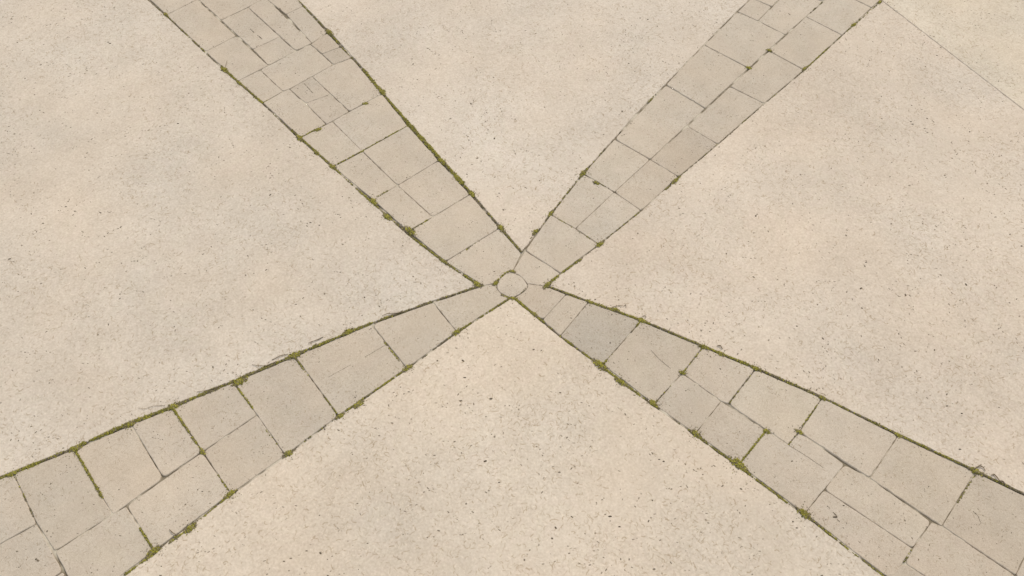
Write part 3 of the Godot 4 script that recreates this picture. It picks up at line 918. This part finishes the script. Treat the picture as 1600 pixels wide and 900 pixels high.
	stem([1.265, 0.467, 1.285, 0.467, 1.297, 0.49], 0.0045, "curled dry scrap on the slab above the far joint of the lower right path")
	stem([-2.212, -2.072, -2.211, -2.123, -2.212, -2.16], 0.0022, "thin dry stem standing out from a clump left of the upper left path")
	stem([-1.861, 1.65, -1.84, 1.668, -1.813, 1.683], 0.0035, "short dark twig on a stone at the lower left path's near edge")
	scatter("moss_crumbs", tuft_mesh, loose, self, "brown crumbs of dead moss and soil round the moss clumps")
	var crumb := Shape.new()
	tuft(crumb, Vector3.ZERO, 1.0, Color.WHITE, 0)
	var bits := []
	for i in 900:
		var at := Vector2(rng.randf_range(-4.4, 4.4), rng.randf_range(-3.2, 2.2))
		if patch.get_noise_2d(at.x * 60.0 + 900.0, at.y * 60.0) + rng.randf_range(-0.2, 0.2) < -0.05:
			continue
		var s := rng.randf_range(0.0010, 0.0026)
		var t := rng.randf_range(0.6, 1.5)
		bits.append([Transform3D(Basis(Vector3.UP, rng.randf() * TAU).scaled(Vector3(s * rng.randf_range(1, 2.4), s * 0.8, s)), Vector3(at.x, 0.0012, at.y)), Color(0.16 * t, 0.125 * t, 0.085 * t)])
	chip(bits, -3.173, -2.364, 0.006)
	chip(bits, -3.192, -2.38, 0.005)
	chip(bits, -2.454, -1.472, 0.006)
	chip(bits, -3.047, -1.13, 0.004)
	chip(bits, -0.123, 0.836, 0.008)
	chip(bits, 0.533, 0.114, 0.005)
	chip(bits, 0.403, -0.018, 0.004)
	chip(bits, 0.406, 0.008, 0.004)
	chip(bits, 1.374, 0.213, 0.004)
	chip(bits, 1.775, 1.577, 0.008)
	chip(bits, 1.835, 1.51, 0.004)
	chip(bits, 1.554, 1.639, 0.005)
	chip(bits, 0.54, 1.573, 0.006)
	chip(bits, 0.588, 1.632, 0.005)
	chip(bits, 0.27, 1.31, 0.005)
	chip(bits, -0.07, 1.372, 0.004)
	chip(bits, 0.865, 1.243, 0.006)
	chip(bits, 0.841, 1.231, 0.004)
	chip(bits, -0.283, 0.691, 0.005)
	chip(bits, 2.647, 0.935, 0.005)
	chip(bits, 2.326, -0.185, 0.004)
	chip(bits, 2.31, -0.153, 0.004)
	chip(bits, 2.939, -1.492, 0.005)
	chip(bits, 2.946, -1.465, 0.005)
	chip(bits, 3.033, -1.38, 0.004)
	chip(bits, 3.024, -1.419, 0.004)
	chip(bits, 2.572, 1.167, 0.005)
	chip(bits, -3.058, -0.666, 0.005)
	chip(bits, -2.986, -0.626, 0.005)
	chip(bits, -3.173, -0.518, 0.005)
	chip(bits, -1.164, -0.569, 0.004)
	chip(bits, -1.185, -0.597, 0.004)
	chip(bits, -1.384, -0.518, 0.004)
	chip(bits, -1.363, -0.524, 0.005)
	chip(bits, -1.3, -0.501, 0.005)
	chip(bits, -0.1, -0.76, 0.004)
	chip(bits, -0.087, -0.789, 0.004)
	chip(bits, 1.539, 1.603, 0.005)
	chip(bits, -0.665, 0.757, 0.004)
	var grit := scatter("grit", crumb.mesh(bed_mat), bits, self, "fine dark grit scattered over the slabs")

func chip(bits: Array, x: float, z: float, r: float) -> void:    # a dark crumb of stone or bark
	var b := Basis(Vector3.UP, rng.randf() * TAU).scaled(Vector3(r * rng.randf_range(1.1, 2.0), r * 0.45, r * 0.8))
	bits.append([Transform3D(b, Vector3(x, 0.001, z)), Color(0.12, 0.095, 0.07) * rng.randf_range(0.7, 1.2)])

func scatter(called: String, m: Mesh, list: Array, parent: Node, label: String) -> MultiMeshInstance3D:
	var mm := MultiMesh.new()
	mm.transform_format = MultiMesh.TRANSFORM_3D
	mm.use_colors = true
	mm.mesh = m
	mm.instance_count = list.size()
	for i in list.size():
		mm.set_instance_transform(i, list[i][0])
		mm.set_instance_color(i, list[i][1])
	var o := MultiMeshInstance3D.new()
	o.name = called
	o.multimesh = mm
	parent.add_child(o, true)
	tag(o, label, "", "stuff")
	return o

func wedge(label: String, ext: Dictionary, one: String, two: String, corner: Array, tone: Color, turn: float, shift: Vector2) -> void:
	var p := PackedVector2Array()
	var by := []
	for q in ext[one]:
		p.append(q)
		by.append(gap[one] / 2.0)
	by[-1] = 0.01
	for q in corner:
		p.append(q)
		by.append(0.01)
	var l: PackedVector2Array = ext[two].duplicate()
	l.reverse()
	for q in l:
		p.append(q)
		by.append(gap[two] / 2.0)
	by[-1] = 0.006
	slab(label, p, by, tone, turn, shift)

func joint_bed() -> Shape:
	var sh := Shape.new()
	var polys := []
	for k in edges_of:
		var a: PackedVector2Array = outline[edges_of[k][0]].duplicate()
		var b: PackedVector2Array = outline[edges_of[k][1]].duplicate()
		for l in [a, b]:
			l.append(l[-1] + (l[-1] - l[l.size() - 3]).normalized() * 1.2)
		b.reverse()
		a.append_array(b)
		a.append(Vector2.ZERO)
		polys.append_array(Geometry2D.offset_polygon(a, 0.04))
	polys.append_array(Geometry2D.offset_polyline(PackedVector2Array([outline["B_right"][-1], Vector2(7.18, 4.04)]), 0.03))
	var step := 0.016
	var where := {}
	for poly in polys:
		var box := Rect2(poly[0], Vector2.ZERO)
		for q in poly: box = box.expand(q)
		for j in range(int(floor(box.position.y / step)), int(ceil(box.end.y / step)) + 1):
			for i in range(int(floor(box.position.x / step)), int(ceil(box.end.x / step)) + 1):
				var key := Vector2i(i, j)
				if where.has(key):
					continue
				var at := Vector2(i, j) * step
				if Geometry2D.is_point_in_polygon(at, poly):
					var f := patch.get_noise_2d(at.x * 520.0, at.y * 520.0) * 1.6 + wob.get_noise_2d(at.x * 60.0, at.y * 60.0) * 0.8
					var m := clampf(f * 1.1 + 0.42, 0.0, 1.0)
					where[key] = sh.put(Vector3(at.x, -0.0115 + 0.0070 * m, at.y), Vector3.UP, Color(0.195, 0.160, 0.112).lerp(Color(0.46, 0.40, 0.315), m))
	for key in where:
		if where.has(key + Vector2i(1, 0)) and where.has(key + Vector2i(0, 1)) and where.has(key + Vector2i(1, 1)):
			var a: int = where[key]
			var b: int = where[key + Vector2i(1, 0)]
			var c: int = where[key + Vector2i(1, 1)]
			var d: int = where[key + Vector2i(0, 1)]
			sh.idx.append_array([a, b, c, a, c, d])
	return sh

func far_stones(k: String, ext: Dictionary) -> void:   # the path goes on past what was picked out stone by stone
	var a: PackedVector2Array = outline[edges_of[k][0]]
	var b: PackedVector2Array = outline[edges_of[k][1]]
	var da: Vector2 = (ext[edges_of[k][0]][-1] - a[-1]).normalized()
	var db: Vector2 = (ext[edges_of[k][1]][-1] - b[-1]).normalized()
	var sh := Shape.new()
	var s := -0.4
	var old: Array = laid[k].duplicate()
	while s < 8.0:
		var e := s + rng.randf_range(0.36, 0.58)
		var cuts := [0.0, rng.randf_range(0.42, 0.58), 1.0]
		for c in 2:
			var quad := inward(PackedVector2Array([(a[-1] + da * s).lerp(b[-1] + db * s, cuts[c]), (a[-1] + da * e).lerp(b[-1] + db * e, cuts[c]), (a[-1] + da * e).lerp(b[-1] + db * e, cuts[c + 1]), (a[-1] + da * s).lerp(b[-1] + db * s, cuts[c + 1])]))
			var pieces := [quad]
			if s < 2.0:
				for o in old:
					var next := []
					for p in pieces:
						next.append_array(Geometry2D.clip_polygons(p, o))
					pieces = next
			for piece in pieces:
				var p := tidy(piece)
				var area := 0.0
				for i in p.size():
					area += p[i].cross(p[(i + 1) % p.size()])
				if absf(area) > 0.06:
					stone_shape(sh, k, p, rng.randf_range(0.93, 1.02), [])
		s = e
	var o := put_mesh("outlying_paving_stones", sh, stone_mat, paths[k])
	tag(o, "the path's farther paving stones", "", "stuff")
